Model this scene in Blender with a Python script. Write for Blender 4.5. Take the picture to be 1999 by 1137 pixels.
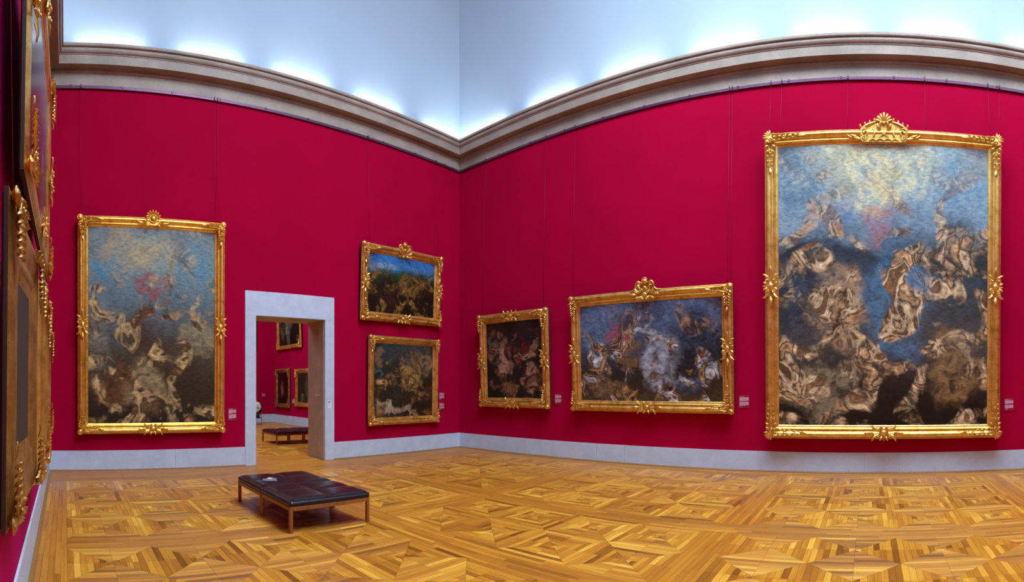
import bpy, bmesh, math, random
from mathutils import Vector, Matrix

for o in list(bpy.data.objects):
    bpy.data.objects.remove(o, do_unlink=True)
scene = bpy.context.scene
COL = scene.collection
PI = math.pi
rnd = random.Random(7)

# ------------------------------------------------------------------ camera
# The photograph is a level cylindrical panorama: 1999 px wide, 998.26 px per radian, horizon at row 755.7.
FPX, CY, YAW, EYE = 998.26, 755.7, 0.8734, 1.88
W, H = 1999.0, 1137.0
cam = bpy.data.cameras.new('camera')
cam.type = 'PANO'
cam.panorama_type = 'CENTRAL_CYLINDRICAL'
cam.central_cylindrical_range_u_min = -(W / 2) / FPX
cam.central_cylindrical_range_u_max = (W / 2) / FPX
cam.central_cylindrical_range_v_min = (CY - H) / FPX
cam.central_cylindrical_range_v_max = CY / FPX
cam.central_cylindrical_radius = 1.0
cam.clip_start = 0.02
cam.clip_end = 200
camo = bpy.data.objects.new('camera', cam)
COL.objects.link(camo)
camo.location = (0, 0, EYE)
camo.rotation_euler = (PI / 2, 0, -YAW)
scene.camera = camo

# ------------------------------------------------------------------ world, exposure
world = bpy.data.worlds.new('world')
scene.world = world
world.use_nodes = True
world.node_tree.nodes['Background'].inputs[0].default_value = (0.55, 0.68, 0.9, 1)
world.node_tree.nodes['Background'].inputs[1].default_value = 0.6
vs = scene.view_settings
vs.view_transform = 'Standard'
vs.look = 'None'
vs.gamma = 1.0
vs.exposure = 0.08
vs.use_curve_mapping = False
SKY_STRENGTH = 20.0           # daylight through the frosted roof glazing
SKY_COLOR = (0.72, 0.87, 1.0)
COVE_POWER = 10.0            # each lamp lying on the cornice
NEXT_STRENGTH = 9.0

# room measures (metres); camera stands over the origin
XL, XR, YB, YF = -0.38, 11.126, 11.45, -12.13
WALLTOP, RAILZ = 9.40, 8.62
BASEH = 0.45
TH = 0.92                     # thickness of the wall with the doorway
NX0, NX1, NY1 = -0.6, 10.65, 24.75   # the room beyond

# ------------------------------------------------------------------ helpers
def new_mat(name):
    m = bpy.data.materials.new(name)
    m.use_nodes = True
    nt = m.node_tree
    nt.nodes.clear()
    out = nt.nodes.new('ShaderNodeOutputMaterial')
    b = nt.nodes.new('ShaderNodeBsdfPrincipled')
    nt.links.new(b.outputs[0], out.inputs[0])
    return m, nt, b

def N(nt, typ, **kw):
    n = nt.nodes.new(typ)
    for k, v in kw.items():
        setattr(n, k, v)
    return n

def L(nt, a, b):
    nt.links.new(a, b)

def ramp(nt, fac, stops, mode='LINEAR'):
    r = N(nt, 'ShaderNodeValToRGB')
    r.color_ramp.interpolation = mode
    els = r.color_ramp.elements
    while len(els) < len(stops):
        els.new(0.5)
    for e, (p, c) in zip(els, stops):
        e.position = p
        e.color = (c[0], c[1], c[2], 1)
    L(nt, fac, r.inputs[0])
    return r.outputs[0]

def mixc(nt, fac, a, b, blend='MIX'):
    m = N(nt, 'ShaderNodeMix', data_type='RGBA', blend_type=blend)
    for i, v in ((0, fac), (6, a), (7, b)):
        if hasattr(v, 'is_linked') or hasattr(v, 'links'):
            L(nt, v, m.inputs[i])
        else:
            m.inputs[i].default_value = v if i == 0 else (v[0], v[1], v[2], 1)
    return m.outputs[2]

def math_(nt, op, a, b=None, c=None):
    m = N(nt, 'ShaderNodeMath', operation=op)
    for i, v in enumerate((a, b, c)):
        if v is None:
            continue
        if hasattr(v, 'links'):
            L(nt, v, m.inputs[i])
        else:
            m.inputs[i].default_value = v
    return m.outputs[0]

def bump(nt, b, height, strength=0.2, dist=0.01):
    n = N(nt, 'ShaderNodeBump')
    n.inputs['Strength'].default_value = strength
    n.inputs['Distance'].default_value = dist
    L(nt, height, n.inputs['Height'])
    L(nt, n.outputs[0], b.inputs['Normal'])

def noise(nt, vec=None, scale=5, detail=4, rough=0.5, dims='3D'):
    n = N(nt, 'ShaderNodeTexNoise', noise_dimensions=dims)
    n.inputs['Scale'].default_value = scale
    n.inputs['Detail'].default_value = detail
    n.inputs['Roughness'].default_value = rough
    if vec is not None:
        L(nt, vec, n.inputs['Vector'])
    return n

def flat(name, col, rough=0.5, metal=0.0, var=0.12, scale=9.0, bumpy=0.0, coat=0.0):
    """plain material with a little procedural variation"""
    m, nt, b = new_mat(name)
    tc = N(nt, 'ShaderNodeTexCoord')
    nz = noise(nt, tc.outputs['Object'], scale, 5, 0.6)
    lo = [c * (1 - var) for c in col]
    hi = [min(1, c * (1 + var)) for c in col]
    L(nt, ramp(nt, nz.outputs[0], [(0.3, lo), (0.7, hi)]), b.inputs['Base Color'])
    b.inputs['Roughness'].default_value = rough
    b.inputs['Metallic'].default_value = metal
    b.inputs['Coat Weight'].default_value = coat
    if bumpy:
        bump(nt, b, nz.outputs[0], bumpy, 0.01)
    return m

class MB:
    """collects polygons, builds ONE mesh object"""
    def __init__(s):
        s.v = []; s.f = []; s.sm = []
    def add(s, vs, fs, smooth=False, mtx=None):
        o = len(s.v)
        for p in vs:
            p = Vector(p)
            s.v.append(tuple(mtx @ p) if mtx is not None else tuple(p))
        for f in fs:
            s.f.append(tuple(i + o for i in f)); s.sm.append(smooth)
        return s
    def box(s, a, b, mtx=None):
        x0, y0, z0 = a; x1, y1, z1 = b
        v = [(x0,y0,z0),(x1,y0,z0),(x1,y1,z0),(x0,y1,z0),(x0,y0,z1),(x1,y0,z1),(x1,y1,z1),(x0,y1,z1)]
        return s.add(v, [(0,3,2,1),(4,5,6,7),(0,1,5,4),(1,2,6,5),(2,3,7,6),(3,0,4,7)], False, mtx)
    def bbox(s, a, b, r=0.004, mtx=None):
        """box with chamfered edges"""
        bm = bmesh.new()
        bmesh.ops.create_cube(bm, size=1)
        for v in bm.verts:
            v.co = Vector([(a[i] + b[i]) / 2 + v.co[i] * (b[i] - a[i]) for i in range(3)])
        bmesh.ops.bevel(bm, geom=bm.edges[:], offset=r, segments=1, affect='EDGES')
        bm.verts.index_update()
        s.add([v.co.copy() for v in bm.verts], [[v.index for v in f.verts] for f in bm.faces], False, mtx)
        bm.free()
        return s
    def tube(s, pts, rad, n=6, caps=True, closed=False):
        """tube along points; rad a number or a list"""
        pts = [Vector(p) for p in pts]
        rs = rad if isinstance(rad, (list, tuple)) else [rad] * len(pts)
        o = len(s.v)
        up0 = None
        for i, p in enumerate(pts):
            if i == 0: t = pts[1] - p
            elif i == len(pts) - 1: t = p - pts[i - 1]
            else: t = pts[i + 1] - pts[i - 1]
            t.normalize()
            if up0 is None:
                up0 = Vector((0, 0, 1)) if abs(t.z) < 0.9 else Vector((1, 0, 0))
            a = t.cross(up0)
            if a.length < 1e-5: a = t.cross(Vector((0, 1, 0)))
            a.normalize(); c = a.cross(t).normalized(); up0 = c
            for k in range(n):
                q = 2 * PI * k / n
                s.v.append(tuple(p + a * (math.cos(q) * rs[i]) + c * (math.sin(q) * rs[i])))
        for i in range(len(pts) - 1):
            for k in range(n):
                k2 = (k + 1) % n
                s.f.append((o + i*n + k, o + i*n + k2, o + (i+1)*n + k2, o + (i+1)*n + k)); s.sm.append(True)
        if caps:
            s.f.append(tuple(o + k for k in range(n))[::-1]); s.sm.append(False)
            e = o + (len(pts) - 1) * n
            s.f.append(tuple(e + k for k in range(n))); s.sm.append(False)
        return s
    def ball(s, c, r, seg=8, rings=5, squash=(1, 1, 1)):
        o = len(s.v)
        s.v.append((c[0], c[1], c[2] + r * squash[2]))
        for i in range(1, rings):
            a = PI * i / rings
            for k in range(seg):
                q = 2 * PI * k / seg
                s.v.append((c[0] + r*squash[0]*math.sin(a)*math.cos(q), c[1] + r*squash[1]*math.sin(a)*math.sin(q), c[2] + r*squash[2]*math.cos(a)))
        s.v.append((c[0], c[1], c[2] - r * squash[2]))
        e = len(s.v) - 1
        for k in range(seg):
            k2 = (k + 1) % seg
            s.f.append((o, o + 1 + k, o + 1 + k2)); s.sm.append(True)
            for i in range(rings - 2):
                b0 = o + 1 + i * seg
                s.f.append((b0 + k, b0 + seg + k, b0 + seg + k2, b0 + k2)); s.sm.append(True)
            b0 = o + 1 + (rings - 2) * seg
            s.f.append((b0 + k, e, b0 + k2)); s.sm.append(True)
        return s
    def mesh(s, name):
        me = bpy.data.meshes.new(name)
        me.from_pydata(s.v, [], s.f)
        me.polygons.foreach_set('use_smooth', s.sm)
        me.update()
        return me
    def build(s, name, mat, parent=None, fix=True):
        me = s.mesh(name)
        if fix:
            bm = bmesh.new(); bm.from_mesh(me)
            bmesh.ops.recalc_face_normals(bm, faces=bm.faces)
            bm.to_mesh(me); bm.free()
        return link(name, me, mat, parent)

def link(name, me, mat=None, parent=None, loc=None, rot=None, scl=None):
    o = bpy.data.objects.new(name, me)
    COL.objects.link(o)
    if mat is not None and me is not None and not me.materials:
        me.materials.append(mat)
    if parent is not None: o.parent = parent
    if loc: o.location = loc
    if rot: o.rotation_euler = rot
    if scl: o.scale = scl
    return o

def tag(o, label=None, cat=None, group=None, kind=None):
    if label: o['label'] = label
    if cat: o['category'] = cat
    if group: o['group'] = group
    if kind: o['kind'] = kind
    return o

def empty(name, loc=(0, 0, 0), rot=(0, 0, 0)):
    o = bpy.data.objects.new(name, None)
    o.empty_display_size = 0.1
    COL.objects.link(o); o.location = loc; o.rotation_euler = rot
    return o

def copy_tree(o, parent=None):
    c = o.copy(); COL.objects.link(c); c.parent = parent
    for ch in list(o.children): copy_tree(ch, c)
    return c

# ------------------------------------------------------------------ materials
def wall_mat():
    m, nt, b = new_mat('crimson_fabric')
    tc = N(nt, 'ShaderNodeTexCoord')
    a = noise(nt, tc.outputs['Object'], 0.5, 3, 0.5)
    wv = noise(nt, tc.outputs['Object'], 260, 2, 0.6)
    base = ramp(nt, a.outputs[0], [(0.3, (0.36, 0.0002, 0.027)), (0.7, (0.41, 0.0003, 0.034))])
    L(nt, mixc(nt, 0.12, base, wv.outputs[0], 'MULTIPLY'), b.inputs['Base Color'])
    b.inputs['Roughness'].default_value = 0.85
    b.inputs['Specular IOR Level'].default_value = 0.04
    b.inputs['Sheen Weight'].default_value = 0.10
    b.inputs['Sheen Roughness'].default_value = 0.5
    b.inputs['Sheen Tint'].default_value = (0.8, 0.02, 0.55, 1)
    bump(nt, b, wv.outputs[0], 0.12, 0.002)
    return m

def stone_mat(name, c0, c1, rough=0.55, scale=3.0):
    m, nt, b = new_mat(name)
    tc = N(nt, 'ShaderNodeTexCoord')
    a = noise(nt, tc.outputs['Object'], scale, 8, 0.62)
    f = noise(nt, tc.outputs['Object'], scale * 22, 4, 0.6)
    base = ramp(nt, a.outputs[0], [(0.32, c0), (0.68, c1)])
    sp = ramp(nt, f.outputs[0], [(0.3, (0.82, 0.82, 0.82)), (0.6, (1, 1, 1))])
    L(nt, mixc(nt, 0.6, base, sp, 'MULTIPLY'), b.inputs['Base Color'])
    b.inputs['Roughness'].default_value = rough
    bump(nt, b, f.outputs[0], 0.15, 0.003)
    return m

def wood_floor_mat():
    m, nt, b = new_mat('parquet_oak')
    uv = N(nt, 'ShaderNodeUVMap'); uv.uv_map = 'grain'
    at = N(nt, 'ShaderNodeAttribute'); at.attribute_name = 'tone'
    mp = N(nt, 'ShaderNodeMapping')
    mp.inputs['Scale'].default_value = (1.6, 34.0, 1)
    L(nt, uv.outputs[0], mp.inputs[0])
    g = noise(nt, mp.outputs[0], 1.0, 7, 0.62, '2D')
    mp2 = N(nt, 'ShaderNodeMapping')
    mp2.inputs['Scale'].default_value = (5.0, 160.0, 1)
    L(nt, uv.outputs[0], mp2.inputs[0])
    g2 = noise(nt, mp2.outputs[0], 1.0, 3, 0.6, '2D')
    base = ramp(nt, at.outputs['Fac'], [(0.0, (0.24, 0.075, 0.007)), (0.35, (0.50, 0.185, 0.016)),
                                        (0.7, (0.72, 0.33, 0.032)), (1.0, (0.92, 0.52, 0.070))])
    gr = ramp(nt, g.outputs[0], [(0.25, (0.62, 0.55, 0.5)), (0.55, (1, 1, 1)), (0.8, (1.0, 1.0, 1.0))])
    c = mixc(nt, 0.75, base, gr, 'MULTIPLY')
    gr2 = ramp(nt, g2.outputs[0], [(0.3, (0.72, 0.68, 0.65)), (0.5, (1, 1, 1))])
    c = mixc(nt, 0.5, c, gr2, 'MULTIPLY')
    L(nt, c, b.inputs['Base Color'])
    rr = ramp(nt, g.outputs[0], [(0.2, (0.42, 0.42, 0.42)), (0.8, (0.32, 0.32, 0.32))])
    L(nt, rr, b.inputs['Roughness'])
    b.inputs['Specular IOR Level'].default_value = 0.45
    b.inputs['Anisotropic'].default_value = 0.8
    b.inputs['Anisotropic Rotation'].default_value = 0.25
    tg = N(nt, 'ShaderNodeTangent', direction_type='UV_MAP'); tg.uv_map = 'grain'
    L(nt, tg.outputs[0], b.inputs['Tangent'])
    b.inputs['Coat Weight'].default_value = 0.12
    b.inputs['Coat Roughness'].default_value = 0.22
    bump(nt, b, g2.outputs[0], 0.05, 0.002)
    return m

def gold_mat(name, c0, c1, c2, rough=0.34):
    m, nt, b = new_mat(name)
    tc = N(nt, 'ShaderNodeTexCoord')
    a = noise(nt, tc.outputs['Object'], 6, 6, 0.65)
    f = noise(nt, tc.outputs['Object'], 70, 4, 0.6)
    base = ramp(nt, a.outputs[0], [(0.28, c0), (0.5, c1), (0.74, c2)])
    wear = ramp(nt, f.outputs[0], [(0.30, (0.45, 0.2, 0.12)), (0.42, (1, 1, 1))])
    L(nt, mixc(nt, 0.45, base, wear, 'MULTIPLY'), b.inputs['Base Color'])
    b.inputs['Metallic'].default_value = 0.82
    L(nt, ramp(nt, f.outputs[0], [(0.3, (rough + 0.14,) * 3), (0.7, (rough - 0.08,) * 3)]), b.inputs['Roughness'])
    bump(nt, b, f.outputs[0], 0.18, 0.004)
    return m

def leather_mat():
    m, nt, b = new_mat('black_leather')
    tc = N(nt, 'ShaderNodeTexCoord')
    v = N(nt, 'ShaderNodeTexVoronoi'); v.inputs['Scale'].default_value = 220
    L(nt, tc.outputs['Object'], v.inputs['Vector'])
    nz = noise(nt, tc.outputs['Object'], 5, 4, 0.5)
    L(nt, ramp(nt, nz.outputs[0], [(0.3, (0.006, 0.005, 0.007)), (0.7, (0.012, 0.010, 0.013))]), b.inputs['Base Color'])
    b.inputs['Roughness'].default_value = 0.26
    b.inputs['Specular IOR Level'].default_value = 0.45
    bump(nt, b, v.outputs[0], 0.08, 0.002)
    return m

def polish_wood(name, c0, c1, rough=0.4):
    m, nt, b = new_mat(name)
    tc = N(nt, 'ShaderNodeTexCoord')
    mp = N(nt, 'ShaderNodeMapping'); mp.inputs['Scale'].default_value = (14, 14, 2.5)
    L(nt, tc.outputs['Object'], mp.inputs[0])
    g = noise(nt, mp.outputs[0], 2.0, 7, 0.65)
    L(nt, ramp(nt, g.outputs[0], [(0.3, c0), (0.7, c1)]), b.inputs['Base Color'])
    b.inputs['Roughness'].default_value = rough
    bump(nt, b, g.outputs[0], 0.1, 0.003)
    return m

def emit_mat(name, col, strength):
    m = bpy.data.materials.new(name); m.use_nodes = True
    nt = m.node_tree; nt.nodes.clear()
    out = nt.nodes.new('ShaderNodeOutputMaterial')
    e = nt.nodes.new('ShaderNodeEmission')
    e.inputs[0].default_value = (*col, 1); e.inputs[1].default_value = strength
    nt.links.new(e.outputs[0], out.inputs[0])
    return m

M = {}
M['wall'] = wall_mat()
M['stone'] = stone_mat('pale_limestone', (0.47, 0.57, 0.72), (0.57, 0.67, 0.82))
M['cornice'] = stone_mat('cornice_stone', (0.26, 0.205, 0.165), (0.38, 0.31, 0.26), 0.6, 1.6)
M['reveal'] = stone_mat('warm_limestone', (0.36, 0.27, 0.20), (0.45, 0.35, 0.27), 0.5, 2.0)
M['plaster'] = flat('white_plaster', (0.37, 0.48, 0.60), 0.9, 0, 0.02, 0.8)
M['floor'] = wood_floor_mat()
M['joint'] = flat('dark_floor_joint', (0.05, 0.02, 0.006), 0.7)
M['shoe'] = polish_wood('oak_shoe_moulding', (0.20, 0.085, 0.020), (0.36, 0.17, 0.045))
M['gold'] = gold_mat('bright_gilding', (0.55, 0.27, 0.035), (0.86, 0.52, 0.09), (1.0, 0.68, 0.17))
M['gold2'] = gold_mat('soft_gilding', (0.45, 0.22, 0.04), (0.75, 0.44, 0.10), (0.92, 0.64, 0.22), 0.34)
M['gold3'] = gold_mat('pale_gilding', (0.48, 0.26, 0.05), (0.80, 0.48, 0.11), (0.95, 0.66, 0.22), 0.33)
M['gold4'] = gold_mat('worn_dark_gilding', (0.22, 0.10, 0.02), (0.42, 0.22, 0.05), (0.62, 0.38, 0.11), 0.45)
M['back'] = flat('dark_frame_back', (0.03, 0.017, 0.010), 0.7)
M['leather'] = leather_mat()
M['bench'] = polish_wood('cherry_bench_wood', (0.20, 0.055, 0.014), (0.36, 0.115, 0.030), 0.35)
M['rail'] = flat('plum_metal_rail', (0.10, 0.03, 0.08), 0.4, 0.5)
M['wire'] = flat('dark_wire', (0.10, 0.006, 0.02), 0.5, 0.3)
M['plaque'] = flat('crimson_plaque', (0.30, 0.003, 0.028), 0.35)
M['print'] = flat('pale_print', (0.72, 0.45, 0.60), 0.6)
M['bluep'] = flat('dark_blue_plaque', (0.01, 0.02, 0.07), 0.4)
M['white'] = flat('white_card', (0.8, 0.8, 0.82), 0.6)
M['ink'] = flat('dark_ink', (0.03, 0.045, 0.06), 0.6)
M['brass'] = flat('aged_brass', (0.62, 0.45, 0.20), 0.3, 0.9)
M['steel'] = flat('grey_metal', (0.4, 0.42, 0.45), 0.35, 0.9)
M['skin'] = flat('skin', (0.55, 0.32, 0.24), 0.5)
M['shirt'] = flat('pale_green_shirt', (0.55, 0.66, 0.62), 0.8)
M['trousers'] = flat('dark_trousers', (0.06, 0.06, 0.08), 0.8)
M['hair'] = flat('brown_hair', (0.05, 0.03, 0.02), 0.6)
M['shoe_black'] = flat('black_shoe', (0.02, 0.02, 0.02), 0.4)
M['skyglass'] = emit_mat('daylit_frosted_glass', SKY_COLOR, SKY_STRENGTH)
M['nextglass'] = emit_mat('daylit_frosted_glass_next_room', SKY_COLOR, NEXT_STRENGTH)
M['lamp'] = emit_mat('lamp_tube', (0.95, 0.98, 1.0), 2.0)

# ------------------------------------------------------------------ room shell
def struct(o): o['kind'] = 'structure'; return o

TK = 0.3
DX0, DX1, DZ1 = 4.47, 6.36, 3.59          # clear door opening
SX0, SX1, SZ1 = 4.19, 6.63, 4.18          # outer edge of the stone surround
b = MB()
yb0, yb1 = YB, YB + TH
b.box((XL - TK, yb0, 0), (DX0 - .03, yb1, WALLTOP)).box((DX1 + .03, yb0, 0), (XR + TK, yb1, WALLTOP))
b.box((DX0 - .03, yb0, DZ1 + .03), (DX1 + .03, yb1, WALLTOP))
struct(b.build('wall_back', M['wall']))
struct(MB().box((XR, YF - TK, 0), (XR + TK, YB, WALLTOP)).build('wall_right', M['wall']))
struct(MB().box((XL - TK, YF - TK, 0), (XL, YB, WALLTOP)).build('wall_left', M['wall']))
struct(MB().box((XL - TK, YF - TK, 0), (XR + TK, YF, WALLTOP)).build('wall_front', M['wall']))
# the room beyond
NZ = 9.6
struct(MB().box((NX1, YB + TH, 0), (NX1 + TK, NY1 + TK, NZ)).build('wall_far_right', M['wall']))
struct(MB().box((NX0 - TK, YB + TH, 0), (NX0, NY1 + TK, NZ)).build('wall_far_left', M['wall']))
struct(MB().box((NX0, NY1, 0), (NX1, NY1 + TK, NZ)).build('wall_far_back', M['wall']))
b = MB(); g0, g1 = (2.5, 15), (8, 22.5)
b.box((NX0 - TK, YB + TH, NZ), (g0[0], NY1 + TK, NZ + .2)).box((g1[0], YB + TH, NZ), (NX1 + TK, NY1 + TK, NZ + .2))
b.box((g0[0], YB + TH, NZ), (g1[0], g0[1], NZ + .2)).box((g0[0], g1[1], NZ), (g1[0], NY1 + TK, NZ + .2))
struct(b.build('ceiling_far', M['plaster']))
sk = struct(empty('window_2', (5.25, 18.75, NZ + .2)))
for i in range(2):
    for j in range(3):
        x0, y0 = -2.75 + i * 2.75, -3.75 + j * 2.5
        MB().box((x0 + .04, y0 + .04, 0), (x0 + 2.71, y0 + 2.46, .03)).build('pane', M['nextglass'], sk)

# coved ceiling of the main hall: quarter-ellipse from the cornice up to the roof glazing
CW, CH = 3.2, 5.2
prof = []
for i in range(41):
    a = PI / 2 * i / 40
    prof.append((CW * (1 - math.cos(a)), WALLTOP - .12 + CH * math.sin(a)))
ZT = prof[-1][1]
b = MB()
for k in range(4):
    vv = []
    for p, z in prof:
        cs = [(XL + p, YF + p, z), (XR - p, YF + p, z), (XR - p, YB - p, z), (XL + p, YB - p, z)]
        vv += [cs[k], cs[(k + 1) % 4]]
    b.add(vv, [(2 * i, 2 * i + 1, 2 * i + 3, 2 * i + 2) for i in range(len(prof) - 1)], True)
ce = b.build('ceiling', M['plaster'], fix=False)
struct(ce)
sky = struct(empty('window_1', ((XL + XR) / 2, (YB + YF) / 2, ZT)))
EW = 2.2                       # unseen flat plaster added at the ends so less light reaches the back wall
gx, gy = (XR - XL) / 2 - CW, (YB - YF) / 2 - CW - EW
for sgn in (-1, 1):
    y0, y1 = sorted((sgn * gy, sgn * (gy + EW)))
    MB().box((-gx, y0, 0), (gx, y1, .08)).build('added_ceiling_panel', M['plaster'], ce).location = ((XL + XR) / 2, (YB + YF) / 2, ZT)
nx, ny = 3, 7
SH = 1.0                       # unseen plaster shaft added round the glazing to cut low light onto the cove
for (a0, a1, b0, b1) in ((-gx - .1, -gx, -gy - .1, gy + .1), (gx, gx + .1, -gy - .1, gy + .1), (-gx, gx, -gy - .1, -gy), (-gx, gx, gy, gy + .1)):
    MB().box((a0, b0, .0), (a1, b1, SH)).build('added_shaft_side', M['plaster'], ce).location = ((XL + XR) / 2, (YB + YF) / 2, ZT)
sky.location.z = ZT + SH - .1
for i in range(nx):
    for j in range(ny):
        wx, wy = 2 * gx / nx, 2 * gy / ny
        x0, y0 = -gx + i * wx, -gy + j * wy
        MB().box((x0 + .03, y0 + .03, .03), (x0 + wx - .03, y0 + wy - .03, .06)).build('pane', M['skyglass'], sky)
for i in range(nx + 1):
    x = -gx + i * 2 * gx / nx
    MB().box((x - .04, -gy, 0), (x + .04, gy, .1)).build('glazing_bar', M['steel'], sky)
for j in range(ny + 1):
    y = -gy + j * 2 * gy / ny
    MB().box((-gx, y - .04, 0), (gx, y + .04, .1)).build('glazing_bar', M['steel'], sky)

# cornice profile: (projection from wall, height)
CP = [(0, 8.62), (.03, 8.62), (.03, 8.885), (.045, 8.89), (.062, 8.90), (.062, 8.935), (.045, 8.955), (.05, 8.968),
      (.24, 8.975), (.25, 9.165), (.262, 9.17), (.262, 9.187), (.272, 9.19), (.287, 9.205), (.303, 9.235), (.308, 9.262),
      (.303, 9.288), (.292, 9.303), (.33, 9.31), (.34, 9.325), (.34, 9.374), (.30, 9.385), (.0, 9.385)]
def cornice(name, A, B, nrm):
    """A->B along the wall, mitred at both ends; nrm points into the room"""
    A, B, nrm = Vector(A), Vector(B), Vector(nrm)
    t = (B - A).normalized()
    b = MB(); n = len(CP)
    vs_ = []
    for P, s in ((A, 1), (B, -1)):
        for p, z in CP:
            q = P + nrm * p + t * (p * s)
            vs_.append((q.x, q.y, z))
    b.add(vs_, [(i, i + 1, n + i + 1, n + i) for i in range(n - 1)], True)
    o = b.build(name, M['cornice'])
    o.data.set_sharp_from_angle(angle=math.radians(32))
    return struct(o)
cornice('trim_1', (XL, YB, 0), (XR, YB, 0), (0, -1, 0))
cornice('trim_2', (XR, YB, 0), (XR, YF, 0), (-1, 0, 0))
cornice('trim_3', (XL, YF, 0), (XL, YB, 0), (1, 0, 0))
cornice('trim_4', (XR, YF, 0), (XL, YF, 0), (0, 1, 0))

# picture rails under the cornice, with their clips
def rail(name, A, B, nrm, label):
    A, B, nrm = Vector(A), Vector(B), Vector(nrm)
    t = (B - A).normalized(); ln = (B - A).length
    root = empty(name, A, (0, 0, math.atan2(t.y, t.x)))
    tag(root, label, 'picture rail')
    sgn = 1 if Vector((-t.y, t.x, 0)).dot(nrm) > 0 else -1
    y0, y1 = sorted((0.012 * sgn, 0.045 * sgn))
    MB().bbox((.03, y0, 8.545), (ln - .03, y1, 8.612), .006).build('rail_bar', M['rail'], root)
    for k in range(int(ln / 1.15)):
        x = .5 + k * 1.15
        y0, y1 = sorted((0.0, 0.056 * sgn))
        MB().bbox((x - .025, y0, 8.575), (x + .025, y1, 8.625), .004).build('rail_clip', M['rail'], root)
rail('picture_rail', (XL, YB, 0), (XR, YB, 0), (0, -1, 0), 'plum metal picture rail under the cornice above the doorway')
rail('picture_rail', (XR, YB, 0), (XR, YF, 0), (-1, 0, 0), 'plum metal picture rail above the largest altarpiece-sized painting')
rail('picture_rail', (XL, YF, 0), (XL, YB, 0), (1, 0, 0), 'plum metal picture rail along the left wall')

# baseboards of stone blocks with a wooden shoe strip
def baseboard(name, A, B, nrm, joints, shoe=True):
    A, B, nrm = Vector(A), Vector(B), Vector(nrm)
    t = (B - A).normalized(); ln = (B - A).length
    root = struct(empty(name, A, (0, 0, math.atan2(t.y, t.x))))
    sgn = 1 if Vector((-t.y, t.x, 0)).dot(nrm) > 0 else -1
    js = [0] + sorted(joints) + [ln]
    y0, y1 = sorted((0.0, .014 * sgn))
    MB().box((0.002, y0, 0), (ln - .002, y1, BASEH - .004)).build('mortar', M['cornice'], root)
    for a, c in zip(js[:-1], js[1:]):
        y0, y1 = sorted((0.0, (.022 + rnd.uniform(-.0015, .0015)) * sgn))
        MB().bbox((a + .002, y0, 0), (c - .002, y1, BASEH), .002).build('stone_block', M['stone'], root)
    if shoe:
        h = 0.03
        y0, y1 = sorted((0.020 * sgn, 0.075 * sgn))
        b = MB()
        pr = [(y0 if sgn > 0 else y1, 0), (.075 * sgn, 0), (.072 * sgn, .012), (.05 * sgn, .026), (.02 * sgn, h)]
        pr[0] = (.02 * sgn, 0)
        n = len(pr)
        b.add([(0, p, z) for p, z in pr] + [(ln, p, z) for p, z in pr],
              [(i, (i + 1) % n, n + (i + 1) % n, n + i) for i in range(n)] + [tuple(range(n)), tuple(range(n, 2 * n))])
        b.build('shoe_strip', M['shoe'], root)
    return root
baseboard('baseboard_back_left', (XL, YB, 0), (SX0, YB, 0), (0, -1, 0), [1.74 - XL, 2.50 - XL])
baseboard('baseboard_back_right', (SX1, YB, 0), (XR, YB, 0), (0, -1, 0), [8.39 - SX1])
rj = [YB - 6.54, YB - 5.74, YB - 0.09, YB + 0.67, YB + 6.2, YB + 7.0]
baseboard('baseboard_right', (XR, YB, 0), (XR, YF, 0), (-1, 0, 0), rj)
baseboard('baseboard_left', (XL, YF, 0), (XL, YB, 0), (1, 0, 0), [5, 5.8, 12, 12.8, 18.4, 19.2])
baseboard('baseboard_front', (XR, YF, 0), (XL, YF, 0), (0, 1, 0), [4, 4.8])
baseboard('baseboard_far_right', (NX1, NY1, 0), (NX1, YB + TH, 0), (-1, 0, 0), [5.5, 6.3])
baseboard('baseboard_far_back', (NX0, NY1, 0), (NX1, NY1, 0), (0, -1, 0), [5, 5.8])

# ------------------------------------------------------------------ doorway
door = struct(empty('door_1', ((DX0 + DX1) / 2, YB, 0)))
cx = (DX0 + DX1) / 2
def dpart(name, a, c, mat, r=.004, parent=door):
    o = MB().bbox((a[0] - cx, a[1] - YB, a[2]), (c[0] - cx, c[1] - YB, c[2]), r).build(name, mat, parent)
    return o
pr = -0.03
dpart('jamb', (SX0, YB + pr, 0), (DX0, YB + .06, DZ1), M['stone'])
dpart('jamb', (DX1, YB + pr, 0), (SX1, YB + .06, DZ1), M['stone'])
dpart('lintel', (SX0, YB + pr, DZ1 + .002), (SX1, YB + .06, SZ1), M['stone'])
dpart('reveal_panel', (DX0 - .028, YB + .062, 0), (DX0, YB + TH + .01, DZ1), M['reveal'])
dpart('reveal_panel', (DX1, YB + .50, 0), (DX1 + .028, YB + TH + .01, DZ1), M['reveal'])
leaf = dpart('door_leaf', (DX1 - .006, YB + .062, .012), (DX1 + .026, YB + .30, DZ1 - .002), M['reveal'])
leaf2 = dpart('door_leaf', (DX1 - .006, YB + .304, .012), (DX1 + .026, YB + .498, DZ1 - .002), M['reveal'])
for lf, yy in ((leaf, YB + .22), (leaf2, YB + .39)):
    b = MB()
    b.tube([(DX1 - cx - .006, yy - YB, 1.66), (DX1 - cx - .03, yy - YB, 1.66)], .009, 8)
    b.ball((DX1 - cx - .042, yy - YB, 1.66), .022, 10, 6, (.7, 1, 1))
    tag(b.build('knob', M['brass'], lf), 'small round brass knob')
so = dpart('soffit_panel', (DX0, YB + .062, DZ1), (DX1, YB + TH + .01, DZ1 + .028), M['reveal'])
tag(MB().box((.05, .25, DZ1 - .004), (.45, .31, DZ1 + .002)).build('slot', M['ink'], so), 'dark slot in the soffit')
dpart('jamb', (SX0, YB + TH - .0, 0), (DX0 - .03, YB + TH + .03, DZ1), M['stone'])
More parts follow.
